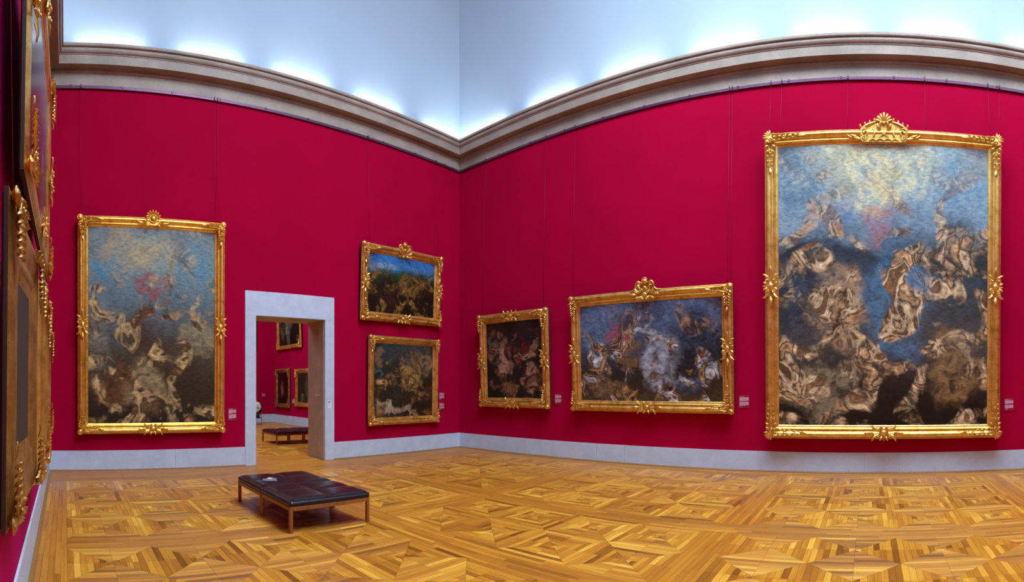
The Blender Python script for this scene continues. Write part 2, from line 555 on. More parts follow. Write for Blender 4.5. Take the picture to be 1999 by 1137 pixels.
dpart('jamb', (DX1 + .03, YB + TH - .0, 0), (SX1, YB + TH + .03, DZ1), M['stone'])
dpart('lintel', (SX0, YB + TH - .0, DZ1 + .03), (SX1, YB + TH + .03, SZ1), M['stone'])

# small notice on the stone surround
nt_ = empty('notice', (6.49, YB + pr, 1.33))
tag(nt_, 'small white notice with dark print on the right door jamb', 'sign')
MB().bbox((-.045, -.006, 0), (.045, 0, .20), .002).build('card', M['white'], nt_)
b = MB()
for z, w in ((.17, .055), (.145, .05), (.13, .03)):
    b.box((-.035, -.0075, z), (-.035 + w, -.006, z + .013))
b.ball((-.012, -.0065, .085), .014, 8, 5, (1, .15, 1))
tag(b.build('print', M['ink'], nt_), kind='stuff')

# ------------------------------------------------------------------ parquet floor
floor = struct(MB().box((XL - TK, YF - TK, -.2), (XR + TK, NY1 + TK, -.012)).build('floor', M['joint']))
PIECES = []                               # (polygon xy ccw, grain direction 0=x 1=y, tone)
xe_l = [0.02, 1.0, 1.98, 2.98, 3.98]
xe_m = [4.46, 5.41, 6.35]
xe_r = [6.75, 7.72, 8.68, 9.66, 10.64]
ye_a = [6.35, 7.32, 8.28, 9.25, 10.22]
ye_b = [2.06, 3.02, 3.98, 4.95, 5.93]
ye_c = [-2.32, -1.33, -.34, .65, 1.64]
ye_d = [-6.61, -5.63, -4.66, -3.70, -2.73]
ye_e = [-10.9, -9.93, -8.96, -7.99, -7.02]
NS = 7
def tone(base=.45, sp=.2):
    return min(1, max(0, rnd.gauss(base, sp)))
def tile(x0, x1, y0, y1):
    cxm, cym = (x0 + x1) / 2, (y0 + y1) / 2
    for side in range(4):
        bt = rnd.uniform(.38, .55)
        for k in range(NS):
            a, c = k / NS, (k + 1) / NS
            pair = tone(bt, .15)
            for half in (0, 1):
                # work in unit square, bottom triangle; u along edge, v inward
                if half == 0:
                    P = [(a / 2, a / 2), (.5, a / 2), (.5, c / 2), (c / 2, c / 2)]
                else:
                    P = [(.5, a / 2), (1 - a / 2, a / 2), (1 - c / 2, c / 2), (.5, c / 2)]
                if k == NS - 1:
                    P = P[:3] if half == 0 else P[:3]
                Q = []
                for u, v in P:
                    for _ in range(side):
                        u, v = 1 - v, u
                    Q.append((x0 + u * (x1 - x0), y0 + v * (y1 - y0)))
                PIECES.append((Q, side % 2, min(1, max(0, pair + rnd.gauss(0, .14)))))
def strips(x0, x1, y0, y1, along, n=6, ln=1.15):
    """band of parallel strips; along 0 = x, 1 = y"""
    A0, A1 = (x0, x1) if along == 0 else (y0, y1)
    B0, B1 = (y0, y1) if along == 0 else (x0, x1)
    bt = .36
    for k in range(n):
        b0, b1 = B0 + (B1 - B0) * k / n, B0 + (B1 - B0) * (k + 1) / n
        p = A0
        nxt = A0 + rnd.uniform(.3, 1) * ln
        while p < A1 - 1e-6:
            q = min(nxt, A1)
            if A1 - q < .25: q = A1
            Q = [(p, b0), (q, b0), (q, b1), (p, b1)] if along == 0 else [(b0, p), (b1, p), (b1, q), (b0, q)]
            PIECES.append((Q, along, tone(bt, .10)))
            p = q; nxt = q + rnd.uniform(.7, 1.2) * ln
XS = [xe_l, xe_m, xe_r]
YS = [ye_a, ye_b, ye_c, ye_d, ye_e]
for xs in XS:
    for ys in YS:
        for x0, x1 in zip(xs[:-1], xs[1:]):
            for y0, y1 in zip(ys[:-1], ys[1:]):
                tile(x0, x1, y0, y1)
for xa, xb in ((XL, .02), (3.98, 4.46), (6.35, 6.75), (10.64, XR)):
    n = max(4, round((xb - xa) / .07))
    strips(xa, xb, YF, 10.22, 1, n)
for ya, yb_ in ((5.93, 6.35), (1.64, 2.06), (-2.73, -2.32), (-7.02, -6.61), (YF, -10.9)):
    for xs in XS:
        strips(xs[0], xs[-1], ya, yb_, 0, max(4, round((yb_ - ya) / .07)))
strips(XL, XR, 10.22, 10.64, 0, 6)
strips(XL, XR, 10.64, YB, 0, 11)
strips(DX0, DX1, YB, YB + TH, 0, 12)
# floor of the room beyond
fx = [NX0 + .37 + i * .98 for i in range(11)]
fy = [YB + TH + .42 + i * .98 for i in range(12)]
for x0, x1 in zip(fx[:-1], fx[1:]):
    for y0, y1 in zip(fy[:-1], fy[1:]):
        if x0 > 2.5: tile(x0, x1, y0, y1)
        else: strips(x0, x1, y0, y1, 1, 7)
strips(NX0, NX1, YB + TH, fy[0], 0, 6)
strips(NX0, NX1, fy[-1], NY1, 0, 12)
strips(NX0, fx[0], fy[0], fy[-1], 1, 5)
strips(fx[-1], NX1, fy[0], fy[-1], 1, 12)

def to_px(x, y, z=0.0):
    th = math.atan2(x, y) - YAW
    while th < -PI: th += 2 * PI
    r = math.hypot(x, y)
    return W / 2 + FPX * th, CY + FPX * (EYE - z) / max(r, .05)
def px_area(Q):
    pts = [to_px(*p) for p in Q]
    if any(p[0] < 2 or p[0] > W - 2 or p[1] > H - 1 for p in pts): return 0
    # hidden by the bench
    a = 0
    for i in range(len(pts)):
        j = (i + 1) % len(pts)
        a += pts[i][0] * pts[j][1] - pts[j][0] * pts[i][1]
    return abs(a) / 2
GAP = 0.0011
def inset(Q, g):
    cxq = sum(p[0] for p in Q) / len(Q); cyq = sum(p[1] for p in Q) / len(Q)
    n = len(Q); out = []
    area = sum(Q[i][0] * Q[(i+1) % n][1] - Q[(i+1) % n][0] * Q[i][1] for i in range(n))
    if area < 0: Q = Q[::-1]
    lines = []
    for i in range(n):
        a, b2 = Vector(Q[i]), Vector(Q[(i + 1) % n])
        d = (b2 - a).normalized(); nn = Vector((-d.y, d.x))
        lines.append((a + nn * g, d))
    for i in range(n):
        (p, d), (q, e) = lines[i - 1], lines[i]
        cr = d.x * e.y - d.y * e.x
        if abs(cr) < 1e-6: out.append(q)
        else:
            t = ((q - p).x * e.y - (q - p).y * e.x) / cr
            out.append(p + d * t)
    return out
def piece_geo(Q, off):
    P = inset(Q, GAP)
    n = len(P)
    zt = off
    top = [(p.x, p.y, zt) for p in P]; bot = [(p.x, p.y, -.012) for p in P]
    fs = [tuple(range(n))] + [(i, n + i, n + (i + 1) % n, (i + 1) % n) for i in range(n)]
    return top + bot, fs
def set_attrs(me, data):
    """data: per polygon (tone, direction, uv offset)"""
    ta = me.attributes.new('tone', 'FLOAT', 'FACE')
    uvl = me.uv_layers.new(name='grain')
    tones = [d[0] for d in data]
    ta.data.foreach_set('value', tones)
    uvs = []
    for poly in me.polygons:
        _, dr, ox, oy = data[poly.index]
        for vi in poly.vertices:
            x, y, _z = me.vertices[vi].co
            if dr == 0: uvs += [x + ox, y + oy]
            else: uvs += [y + ox, x + oy]
    uvl.data.foreach_set('uv', uvs)
order = sorted(range(len(PIECES)), key=lambda i: -px_area(PIECES[i][0]))
near = set(order[:300])
rest_v, rest_f, rest_d = [], [], []
for i, (Q, dr, tn) in enumerate(PIECES):
    v, f = piece_geo(Q, rnd.uniform(-.0004, 0))
    d = (tn, dr, rnd.uniform(0, 50), rnd.uniform(0, 50))
    if i in near:
        me = bpy.data.meshes.new('plank')
        me.from_pydata(v, [], f); set_attrs(me, [d] * len(f)); me.materials.append(M['floor'])
        link('plank', me, None, floor)
    else:
        o = len(rest_v)
        rest_v += v; rest_f += [tuple(a + o for a in q) for q in f]; rest_d += [d] * len(f)
me = bpy.data.meshes.new('parquet_planks')
me.from_pydata(rest_v, [], rest_f); set_attrs(me, rest_d); me.materials.append(M['floor'])
tag(link('parquet_planks', me, None, floor), kind='stuff')

# ------------------------------------------------------------------ gilded ornament, local plane x/z, front towards -y
def O_leaf(b, x, z, ang, ln, wd, y=0.0, lift=.03, curl=.35):
    """acanthus-like leaf: lobed outline, raised midrib, tip curling forward"""
    n = 6
    ca, sa = math.cos(ang), math.sin(ang)
    vs_, fs = [], []
    for i in range(n + 1):
        t = i / n
        w = wd * (math.sin(PI * min(1, t * .92 + .08)) ** .7) * (1 + .28 * math.cos(t * PI * 5))
        bend = curl * t * t
        cx_ = ln * t * math.cos(bend); cz_ = ln * t * math.sin(bend)
        yy = y - lift * (math.sin(PI * t * .8) + .35 * t)
        for s, dy in ((-1, .45), (-.5, .1), (0, -.25), (.5, .1), (1, .45)):
            lx, lz = cx_ - s * w * .5 * math.sin(bend), cz_ + s * w * .5 * math.cos(bend)
            vs_.append((x + lx * ca - lz * sa, yy + dy * lift * (1 if i else 0), z + lx * sa + lz * ca))
    for i in range(n):
        for k in range(4):
            a = i * 5 + k
            fs.append((a, a + 1, a + 6, a + 5))
    b.add(vs_, fs, True)
def O_scroll(b, x, z, r, start, turns, rad, y=0.0, flip=1, lift=.02):
    n = int(10 * turns) + 4
    pts, rs = [], []
    for i in range(n + 1):
        t = i / n
        a = start + flip * 2 * PI * turns * t
        rr = r * (1 - .82 * t)
        pts.append((x + rr * math.cos(a), y - lift * (0.5 + t), z + rr * math.sin(a)))
        rs.append(rad * (.55 + .6 * t))
    b.tube(pts, rs, 5)
    b.ball((pts[-1][0], pts[-1][1], pts[-1][2]), rad * 1.5, 6, 4)
def O_curve(b, pts, rad, y=0.0):
    P = []
    n = 10
    for i in range(n + 1):
        t = i / n
        a = (1 - t) ** 2; c = 2 * t * (1 - t); d = t * t
        P.append((pts[0][0] * a + pts[1][0] * c + pts[2][0] * d, y, pts[0][1] * a + pts[1][1] * c + pts[2][1] * d))
    b.tube(P, [rad * (.6 + .8 * math.sin(PI * i / n)) for i in range(n + 1)], 5)
def O_shell(b, x, z, r, n=7, y=0.0, spread=2.3):
    for i in range(n):
        a = PI / 2 + spread * (i / (n - 1) - .5)
        ll = r * (1 - .18 * abs(i / (n - 1) - .5) * 2)
        pts, rs = [], []
        for k in range(6):
            t = k / 5
            pts.append((x + ll * t * math.cos(a), y - .10 * r * math.sin(PI * t * .9), z + ll * t * math.sin(a)))
            rs.append(r * (.03 + .13 * t ** 1.1))
        b.tube(pts, rs, 5)
        b.ball((pts[-1][0], pts[-1][1], pts[-1][2]), r * .16, 6, 4)
    b.ball((x, y - .06 * r, z), r * .22, 8, 5)
def O_ring(b, x, z, r, rad, y=0.0):
    b.tube([(x + r * math.cos(2 * PI * k / 14), y, z + r * math.sin(2 * PI * k / 14)) for k in range(15)], rad, 5, False)

def ornament_corner(w, seed, style=0):
    """top-left corner piece for a frame of rail width w; corner at origin, arms along +x and -z"""
    r = random.Random(seed); b = MB()
    c = w * .46
    if style == 1:                                  # disc boss with a shell spreading to the corner
        b.ball((c, -.02 * w, -c), w * .27, 12, 6, (1, .45, 1)); O_ring(b, c, -c, w * .30, w * .035, -.05 * w)
        for k in range(5):
            O_leaf(b, c, -c, PI * .75 + (k - 2) * .36, w * .60, w * .2, -.02 * w, .10 * w, 0)
    else:
        b.ball((w * .22, -.05 * w, -w * .22), w * .22, 10, 6, (1, .6, 1)); O_ring(b, w * .22, -w * .22, w * .24, w * .04, -.06 * w)
        O_leaf(b, c, -c, PI * .75, w * .5, w * .28, -.05 * w, .1 * w, .3)
        O_scroll(b, c * 1.25, -c * 1.25, w * .24, .6, 1.1, w * .045, -.06 * w)
    arm = 1.9 * w if style == 0 else 2.6 * w
    for along in (0, 1):
        n = 6
        for i in range(n):
            t = .7 * w + (arm - .7 * w) * i / (n - 1)
            k = 1 - .45 * i / (n - 1)
            for sd in (-1, 1):
                off = w * .46 + sd * w * .16 * k
                ang = sd * (.25 + .3 * r.random()) * (1 if along == 0 else -1)
                px, pz = (t, -off) if along == 0 else (off, -t)
                an = -ang if along == 0 else -PI / 2 - ang
                O_leaf(b, px - (.2 * w if along == 0 else 0), pz + (0 if along == 0 else .2 * w), an, w * .46 * k, w * .24 * k, -.05 * w, .15 * w, sd * .35)
            if i % 2 == 0:
                px, pz = (t, -w * .46) if along == 0 else (w * .46, -t)
                O_scroll(b, px, pz, w * .26 * k, r.uniform(0, 6), 1.2, w * .05 * k, -.10 * w, 1 if i % 4 == 0 else -1, .05 * w)
        tx, tz = (arm, -w * .46) if along == 0 else (w * .46, -arm)
        O_leaf(b, tx, tz, 0 if along == 0 else -PI / 2, w * .55, w * .24, -.04 * w, .08 * w, .1)
    return b.mesh('corner_ornament')

def ornament_mid(w, seed, style=0):
    """cartouche centred on a horizontal rail; rail centre at origin, outer side +z"""
    r = random.Random(seed); b = MB()
    b.ball((0, -.04 * w, 0), w * .26, 12, 6, (1.15, .55, .9)); O_ring(b, 0, 0, w * .31, w * .04, -.05 * w)
    for sx in (-1, 1):
        for sz in (-1, 1):
            O_scroll(b, sx * w * .42, sz * w * .24, w * .2, PI / 2 * (1 - sx), 1.2, w * .045, -.05 * w, sx * sz)
            O_leaf(b, sx * w * .35, sz * w * .12, (0 if sx > 0 else PI) + sz * sx * .35, w * .75, w * .24, -.03 * w, .1 * w, sz * sx * .4)
        O_leaf(b, sx * w * .75, 0, 0 if sx > 0 else PI, w * .72, w * .26, -.04 * w, .1 * w, 0)
        O_leaf(b, sx * w * .1, w * .2, PI / 2 - sx * .5, w * .42, w * .2, -.04 * w, .1 * w, 0)
        O_leaf(b, sx * w * .1, -w * .2, -PI / 2 + sx * .5, w * .38, w * .2, -.04 * w, .1 * w, 0)
    if style == 1:
        O_shell(b, 0, w * .18, w * .36, 5, -.04 * w)
    return b.mesh('cartouche')

def plate(b, outline, y0, y1):
    n = len(outline)
    vs_ = [(x, y0, z) for x, z in outline] + [(x, y1, z) for x, z in outline]
    b.add(vs_, [tuple(range(n)), tuple(range(n, 2 * n))[::-1]] + [(i, (i + 1) % n, n + (i + 1) % n, n + i) for i in range(n)])

def crest_shell(wd, ht, w):
    """tall crest: shield plate, lattice and leaves, side volutes, shell on top; base (rail's inner edge) at z=0"""
    b = MB(); hw = wd / 2
    out = [(-hw, .0), (hw, 0), (hw, ht * .35), (hw * .92, ht * .47), (hw * .6, ht * .56), (hw * .34, ht * .68), (hw * .12, ht * .72)]
    out += [(-x, z) for x, z in out[::-1] if (x, z) not in ((hw, 0), (-hw, 0))]
    out = [(-hw * .9, .0), (hw * .9, 0)] + out[2:]
    plate(b, out, .02, -.035)
    for s in (-1, 1):
        O_scroll(b, s * hw * .78, ht * .30, ht * .17, PI * .5 + s * .6, 1.4, ht * .033, -.05, -s)
        O_scroll(b, s * hw * .80, ht * .10, ht * .12, -PI * .5, 1.2, ht * .026, -.05, s)
        O_curve(b, [(s * hw, ht * .36), (s * hw * .72, ht * .62), (s * hw * .30, ht * .70)], ht * .045, -.04)
        O_curve(b, [(s * hw * .45, ht * .48), (s * hw * .30, ht * .28), (s * hw * .52, ht * .08)], ht * .03, -.05)
        for k in range(4):
            t = k / 3
            O_leaf(b, s * hw * (.9 - .55 * t), ht * (.47 + .2 * t), PI / 2 - s * (.75 - .2 * t), ht * .16, ht * .09, -.03, .03, s * .4)
        for k in range(3):
            O_leaf(b, s * hw * (.88 + .16 * k), ht * (.12 + .06 * (k % 2)), (0 if s > 0 else PI) + s * .2 * (k - 1), ht * .3, ht * .13, -.03, .035, s * .3)
        O_leaf(b, s * hw * .12, ht * .42, PI / 2 - s * 1.1, ht * .25, ht * .13, -.05, .04, s * .6)
        O_leaf(b, s * hw * .12, ht * .5, PI / 2 - s * .5, ht * .2, ht * .1, -.05, .04, s * .6)
        O_curve(b, [(0, ht * .03), (s * hw * .16, ht * .2), (s * hw * .32, ht * .02)], ht * .022, -.05)
        O_curve(b, [(s * hw * .32, ht * .02), (s * hw * .44, ht * .18), (s * hw * .6, ht * .02)], ht * .02, -.05)
        b.tube([(-s * hw * .2, -.045, ht * .14), (s * hw * .22, -.05, ht * .42)], ht * .02, 5)
    O_shell(b, 0, ht * .64, ht * .34, 7, -.04)
    return b.mesh('crest')

def crest_wing(wd, ht, w):
    """winged cartouche: mask-like boss on top with two S-scrolls sweeping to pointed ends"""
    b = MB(); hw = wd / 2
    out = [(-hw * .55, 0), (hw * .55, 0), (hw * .62, ht * .3), (hw * .46, ht * .62), (hw * .2, ht * .74), (-hw * .2, ht * .74), (-hw * .46, ht * .62), (-hw * .62, ht * .3)]
    plate(b, out, .02, -.03)
    for s in (-1, 1):
        O_curve(b, [(s * hw, ht * .34), (s * hw * .62, ht * .25), (s * hw * .56, ht * .58)], ht * .05, -.03)
        O_curve(b, [(s * hw * .62, ht * .5), (s * hw * .5, ht * .95), (s * hw * .2, ht * .66)], ht * .06, -.04)
        O_scroll(b, s * hw * .42, ht * .55, ht * .15, PI * .5, 1.2, ht * .035, -.05, s)
        O_leaf(b, s * hw * .2, ht * .3, PI / 2 - s * .9, ht * .34, ht * .17, -.04, .04, s * .5)
        O_leaf(b, s * hw * .3, ht * .12, PI / 2 - s * 1.3, ht * .36, ht * .16, -.04, .04, s * .4)
        O_leaf(b, s * hw * .1, ht * .05, -PI / 2 + s * .7, ht * .3, ht * .14, -.05, .04, 0)
        O_leaf(b, s * hw * .35, -ht * .02, -PI / 2 + s * 1.2, ht * .3, ht * .14, -.05, .04, 0)
    b.ball((0, -.05, ht * .78), ht * .17, 10, 6, (1, .6, .9)); O_ring(b, 0, ht * .86, ht * .13, ht * .04, -.04)
    b.ball((0, -.05, ht * .42), ht * .13, 10, 6, (1, .6, 1.2))
    for k in range(5):
        O_leaf(b, 0, ht * .62, PI / 2 + (k - 2) * .5, ht * .28, ht * .1, -.04, .03, 0)
    return b.mesh('crest')

def crest_boss(wd, ht, w):
    """low crest: round boss in a wreath of leaves"""
    b = MB(); hw = wd / 2
    out = [(-hw * .5, 0), (hw * .5, 0), (hw * .55, ht * .45), (hw * .3, ht * .75), (0, ht * .85), (-hw * .3, ht * .75), (-hw * .55, ht * .45)]
    plate(b, out, .02, -.03)
    b.ball((0, -.05, ht * .42), ht * .2, 12, 6, (1, .55, 1)); O_ring(b, 0, ht * .42, ht * .25, ht * .035, -.05)
    for k in range(9):
        a = PI * (k / 8)
        O_leaf(b, ht * .25 * math.cos(a), ht * .42 + ht * .25 * math.sin(a), a, ht * (.28 + .07 * math.sin(a)), ht * .15, -.03, .03, .2)
    for s in (-1, 1):
        O_scroll(b, s * hw * .62, ht * .22, ht * .18, PI * .5, 1.3, ht * .035, -.04, s)
        O_leaf(b, s * hw * .55, ht * .1, 0 if s > 0 else PI, hw * .7, ht * .2, -.03, .03, s * .2)
        O_leaf(b, s * hw * .3, ht * .05, -PI / 2 + s * .8, ht * .3, ht * .14, -.04, .03, 0)
    return b.mesh('crest')

PROF = [(0, 0), (0, .42), (.03, .47), (.05, .47), (.07, .55), (.13, .72), (.22, .84), (.32, .86), (.41, .78), (.48, .63), (.53, .52),
        (.57, .47), (.62, .47), (.64, .54), (.68, .60), (.73, .60), (.77, .53), (.79, .44), (.85, .38), (.91, .37), (.95, .33), (1, .24), (1, 0)]

def rail_mesh(half_w, half_h, w, depth, side):
    """one mitred length of moulding; side 0 bottom 1 right 2 top 3 left"""
    n = len(PROF); v = []
    for s in (-1, 1):
        for u, d in PROF:
            i = u * w
            if side == 0: p = (s * (half_w - i), -d * depth, -(half_h - i))
            elif side == 2: p = (s * (half_w - i), -d * depth, half_h - i)
            elif side == 1: p = (half_w - i, -d * depth, s * (half_h - i))
            else: p = (-(half_w - i), -d * depth, s * (half_h - i))
            v.append(p)
    f = [(i, i + 1, n + i + 1, n + i) for i in range(n - 1)] + [(n - 1, 0, n, 2 * n - 1)]
    b = MB().add(v, f, True)
    b.f += [tuple(range(n)), tuple(range(n, 2 * n))]; b.sm += [False, False]
    return b

def hexc(h):
    h = h.lstrip('#'); r = [int(h[i:i + 2], 16) / 255 for i in (0, 2, 4)]
    return tuple(c / 12.92 if c <= .04045 else ((c + .055) / 1.055) ** 2.4 for c in r)

def canvas_mat(name, zones, patches, blobs, seed=0.0, warp=.16, scale=5.0, cover=.5, gloss=.35, gain=1.0, fs=1.0):
    """loose abstract oil paint: a banded ground, broken colour patches and soft coloured clouds.
    zones: [(height 0..1, hex)], patches: [hex,..], blobs: [(u, v, ru, rv, hex, strength)]"""
    m, nt, b = new_mat(name)
    tc = N(nt, 'ShaderNodeTexCoord')
    mp = N(nt, 'ShaderNodeMapping'); mp.inputs['Location'].default_value = (seed, seed * .37, seed * .7)
    L(nt, tc.outputs['Object'], mp.inputs[0])
    n1 = noise(nt, mp.outputs[0], 1.1 * fs, 4, .55)
    n2 = noise(nt, mp.outputs[0], 4.5 * fs ** .5, 3, .5)
    uv = N(nt, 'ShaderNodeUVMap'); uv.uv_map = 'canvas'
    def off(n, amt):
        s = N(nt, 'ShaderNodeVectorMath', operation='SUBTRACT'); L(nt, n.outputs[1], s.inputs[0]); s.inputs[1].default_value = (.5, .5, .5)
        k = N(nt, 'ShaderNodeVectorMath', operation='SCALE'); L(nt, s.outputs[0], k.inputs[0]); k.inputs['Scale'].default_value = amt
        return k.outputs[0]
    def addv(a, c):
        s = N(nt, 'ShaderNodeVectorMath', operation='ADD'); L(nt, a, s.inputs[0]); L(nt, c, s.inputs[1]); return s.outputs[0]
    w1 = addv(addv(uv.outputs[0], off(n1, warp * 2.2)), off(n2, warp * .6))
    sx = N(nt, 'ShaderNodeSeparateXYZ'); L(nt, w1, sx.inputs[0])
    col = ramp(nt, sx.outputs[1], [(p, hexc(c)) for p, c in zones])
    # soft clouds of colour, broken up by the brush
    bq = noise(nt, mp.outputs[0], 3.2 * fs ** .5, 5, .6); bq.inputs['Distortion'].default_value = 1.3
    brk = ramp(nt, bq.outputs[0], [(.36, (.12, .12, .12)), (.58, (1, 1, 1))])
    for (u, v, ru, rv, c, st) in blobs:
        a = math_(nt, 'DIVIDE', math_(nt, 'SUBTRACT', sx.outputs[0], u), ru)
        d = math_(nt, 'DIVIDE', math_(nt, 'SUBTRACT', sx.outputs[1], v), rv)
        rr = math_(nt, 'ADD', math_(nt, 'MULTIPLY', a, a), math_(nt, 'MULTIPLY', d, d))
        mr = N(nt, 'ShaderNodeMapRange', interpolation_type='SMOOTHSTEP')
        L(nt, rr, mr.inputs['Value'])
        mr.inputs['From Min'].default_value = 1.25; mr.inputs['From Max'].default_value = .35
        mr.inputs['To Min'].default_value = 0; mr.inputs['To Max'].default_value = st
        col = mixc(nt, math_(nt, 'MULTIPLY', mr.outputs[0], brk), col, hexc(c))
    # broken swirling patches
    def swirl(loc, sc, det, dist):
        q = N(nt, 'ShaderNodeMapping'); q.inputs['Location'].default_value = loc; L(nt, mp.outputs[0], q.inputs[0])
        n = noise(nt, q.outputs[0], sc, det, .5); n.inputs['Distortion'].default_value = dist
        return n.outputs[0]
    k = len(patches)
    pv = swirl((5.3, 1.7, 2.2), scale * .42, 4, 1.6)
    stops = [(.24 + .52 * (i + .5) / k, hexc(c)) for i, c in enumerate(patches)]
    pc = ramp(nt, pv, stops)
    sv = swirl((9.1, 4.4, 7.7), scale * .8, 3, 1.0)
    pc = mixc(nt, .75, pc, ramp(nt, sv, [(.3, (.25, .25, .25)), (.5, (.9, .9, .9)), (.68, (1.5, 1.5, 1.5))]), 'MULTIPLY')
    mv = swirl((2.6, 8.3, 3.9), scale * .33, 3, 1.2)
    mask = ramp(nt, mv, [(.62 - .25 * cover, (0, 0, 0)), (.72 - .25 * cover, (1, 1, 1))])
    low = N(nt, 'ShaderNodeMapRange'); L(nt, sx.outputs[1], low.inputs['Value'])
    low.inputs['From Min'].default_value = .95; low.inputs['From Max'].default_value = .6
    low.inputs['To Min'].default_value = .25; low.inputs['To Max'].default_value = 1
    mask = math_(nt, 'MULTIPLY', mask, low.outputs[0])
    col = mixc(nt, mask, col, pc)
    # brushwork
    mp3 = N(nt, 'ShaderNodeMapping'); mp3.inputs['Scale'].default_value = (1, 1, 2.2); mp3.inputs['Rotation'].default_value = (0, .7, 0)
    L(nt, mp.outputs[0], mp3.inputs[0])
    br = noise(nt, mp3.outputs[0], 9, 8, .68)
    tone_ = ramp(nt, br.outputs[0], [(.28, (.35, .35, .37)), (.5, (.95, .95, .95)), (.72, (1.5, 1.48, 1.4))])
    col = mixc(nt, .85, col, tone_, 'MULTIPLY')
    if gain != 1.0:
        col = mixc(nt, 1.0, col, (gain, gain, gain), 'MULTIPLY')
    L(nt, col, b.inputs['Base Color'])
    b.inputs['Roughness'].default_value = gloss
    b.inputs['Specular IOR Level'].default_value = .3
    bump(nt, b, br.outputs[0], .12, .004)
    return m

def painting(name, label, loc, rotz, size, w, mat, gold, tilt=0.0, depth=.13, crest=None, style=0, mids=(0, 1, 3), seed=1, wires=(), orn=True, group=None, ow=None):
    """framed picture, origin at the bottom centre of its back; size = outer frame"""
    wd, ht = size
    root = empty(name, loc, (tilt, 0, rotz))
    tag(root, label, 'painting', group)
    hw, hh = wd / 2, ht / 2
    piv = lambda o: setattr(o, 'location', (o.location.x, o.location.y, o.location.z + hh))
    for s in range(4):
        o = rail_mesh(hw, hh, w, depth, s).build('frame_rail', gold, root)
        o.data.set_sharp_from_angle(angle=math.radians(40)); piv(o)
        o.data.materials.append(M['back'])
        for fi in (0, len(PROF) - 1):
            o.data.polygons[fi].material_index = 1
    # canvas
    cw, ch = hw - w * .97, hh - w * .97
    y0, y1 = -depth * .22, -depth * .10
    me = MB().box((-cw, y0, -ch), (cw, y1, ch)).mesh('canvas')
    uvl = me.uv_layers.new(name='canvas')
    for p in me.polygons:
        for li, vi in zip(p.loop_indices, p.vertices):
            co = me.vertices[vi].co
            uvl.data[li].uv = ((co.x + cw) / (2 * cw), (co.z + ch) / (2 * ch))
    piv(link('canvas', me, mat, root))
    piv(MB().box((-hw + .02, -.012, -hh + .02), (hw - .02, .012, hh - .02)).build('backing', M['back'], root))
    yd = -depth * .86
    if orn:
        ow = ow or w
        cm = ornament_corner(ow, seed, style)
        for sx, sz in ((1, 1), (-1, 1), (-1, -1), (1, -1)):
            o = link('corner_ornament', cm, gold, root, (-hw * sx, yd, hh * sz), None, (sx, 1, sz)); piv(o)
        mm = ornament_mid(ow, seed + 50, style)
        for s in mids:
            rz = {0: PI, 1: PI / 2, 2: 0, 3: -PI / 2}[s]
            p = {0: (0, yd, -hh + w * .46), 1: (hw - w * .46, yd, 0), 2: (0, yd, hh - w * .46), 3: (-hw + w * .46, yd, 0)}[s]
            o = link('cartouche', mm, gold, root, p, (0, rz, 0)); piv(o)
    if crest:
        fn, cwid, cht, zb = crest
        o = link('crest', fn(cwid, cht, w), gold, root, (0, -depth * .5, hh + zb)); piv(o)
    for (x, top) in wires:
        # straight wire from the frame's top edge up to the rail hook (given in the picture's own frame)
        b = MB().tube([(x, -.02, ht - .05), top], .0032, 5)
        b.build('hanging_wire', M['wire'], root)
        MB().bbox((top[0] - .012, top[1] - .02, top[2] - .01), (top[0] + .012, top[1] + .02, top[2] + .07), .003).build('hook', M['rail'], root)
    return root

def place(wall, edges, q_bot, q_top):
    """edges: (lateral0, lateral1, z0, z1) as seen projected on the wall plane; returns loc, rotz, size, tilt for a picture whose
    front stands q_bot / q_top in front of that wall"""
    D = {'back': YB, 'right': XR}[wall]
    a0, a1, z0, z1 = edges
    sb, st = (D - q_bot) / D, (D - q_top) / D
    zb, zt = EYE + (z0 - EYE) * sb, EYE + (z1 - EYE) * st
    s = (sb + st) / 2
    c, wd = (a0 + a1) / 2 * s, abs(a1 - a0) * s
    ht = math.hypot(zt - zb, q_top - q_bot)
    tilt = math.asin((q_top - q_bot) / ht)
    return c, zb, wd, ht, tilt

def wall_picture(wall, edges, q_bot, q_top, wires=(), depth=.13, **kw):
    c, zb, wd, ht, tilt = place(wall, edges, q_bot, q_top)
    off = q_bot - depth * .6
    if wall == 'back':
        loc, rz = (c, YB - max(.015, off), zb), 0
    else:
        loc, rz = (XR - max(.015, off), c, zb), -PI / 2
    mtx = Matrix.Translation(loc) @ Matrix.Rotation(rz, 4, 'Z') @ Matrix.Rotation(tilt, 4, 'X')
    ws = []
    for lat in wires:
        tp = Vector((lat, YB - .055, RAILZ - .06)) if wall == 'back' else Vector((XR - .055, lat, RAILZ - .06))
        lp = mtx.inverted() @ tp
        ws.append((max(-wd / 2 + .06, min(wd / 2 - .06, lp.x)), (lp.x, lp.y, lp.z)))
    return painting(loc=loc, rotz=rz, size=(wd, ht), tilt=tilt, depth=depth, wires=ws, **kw)

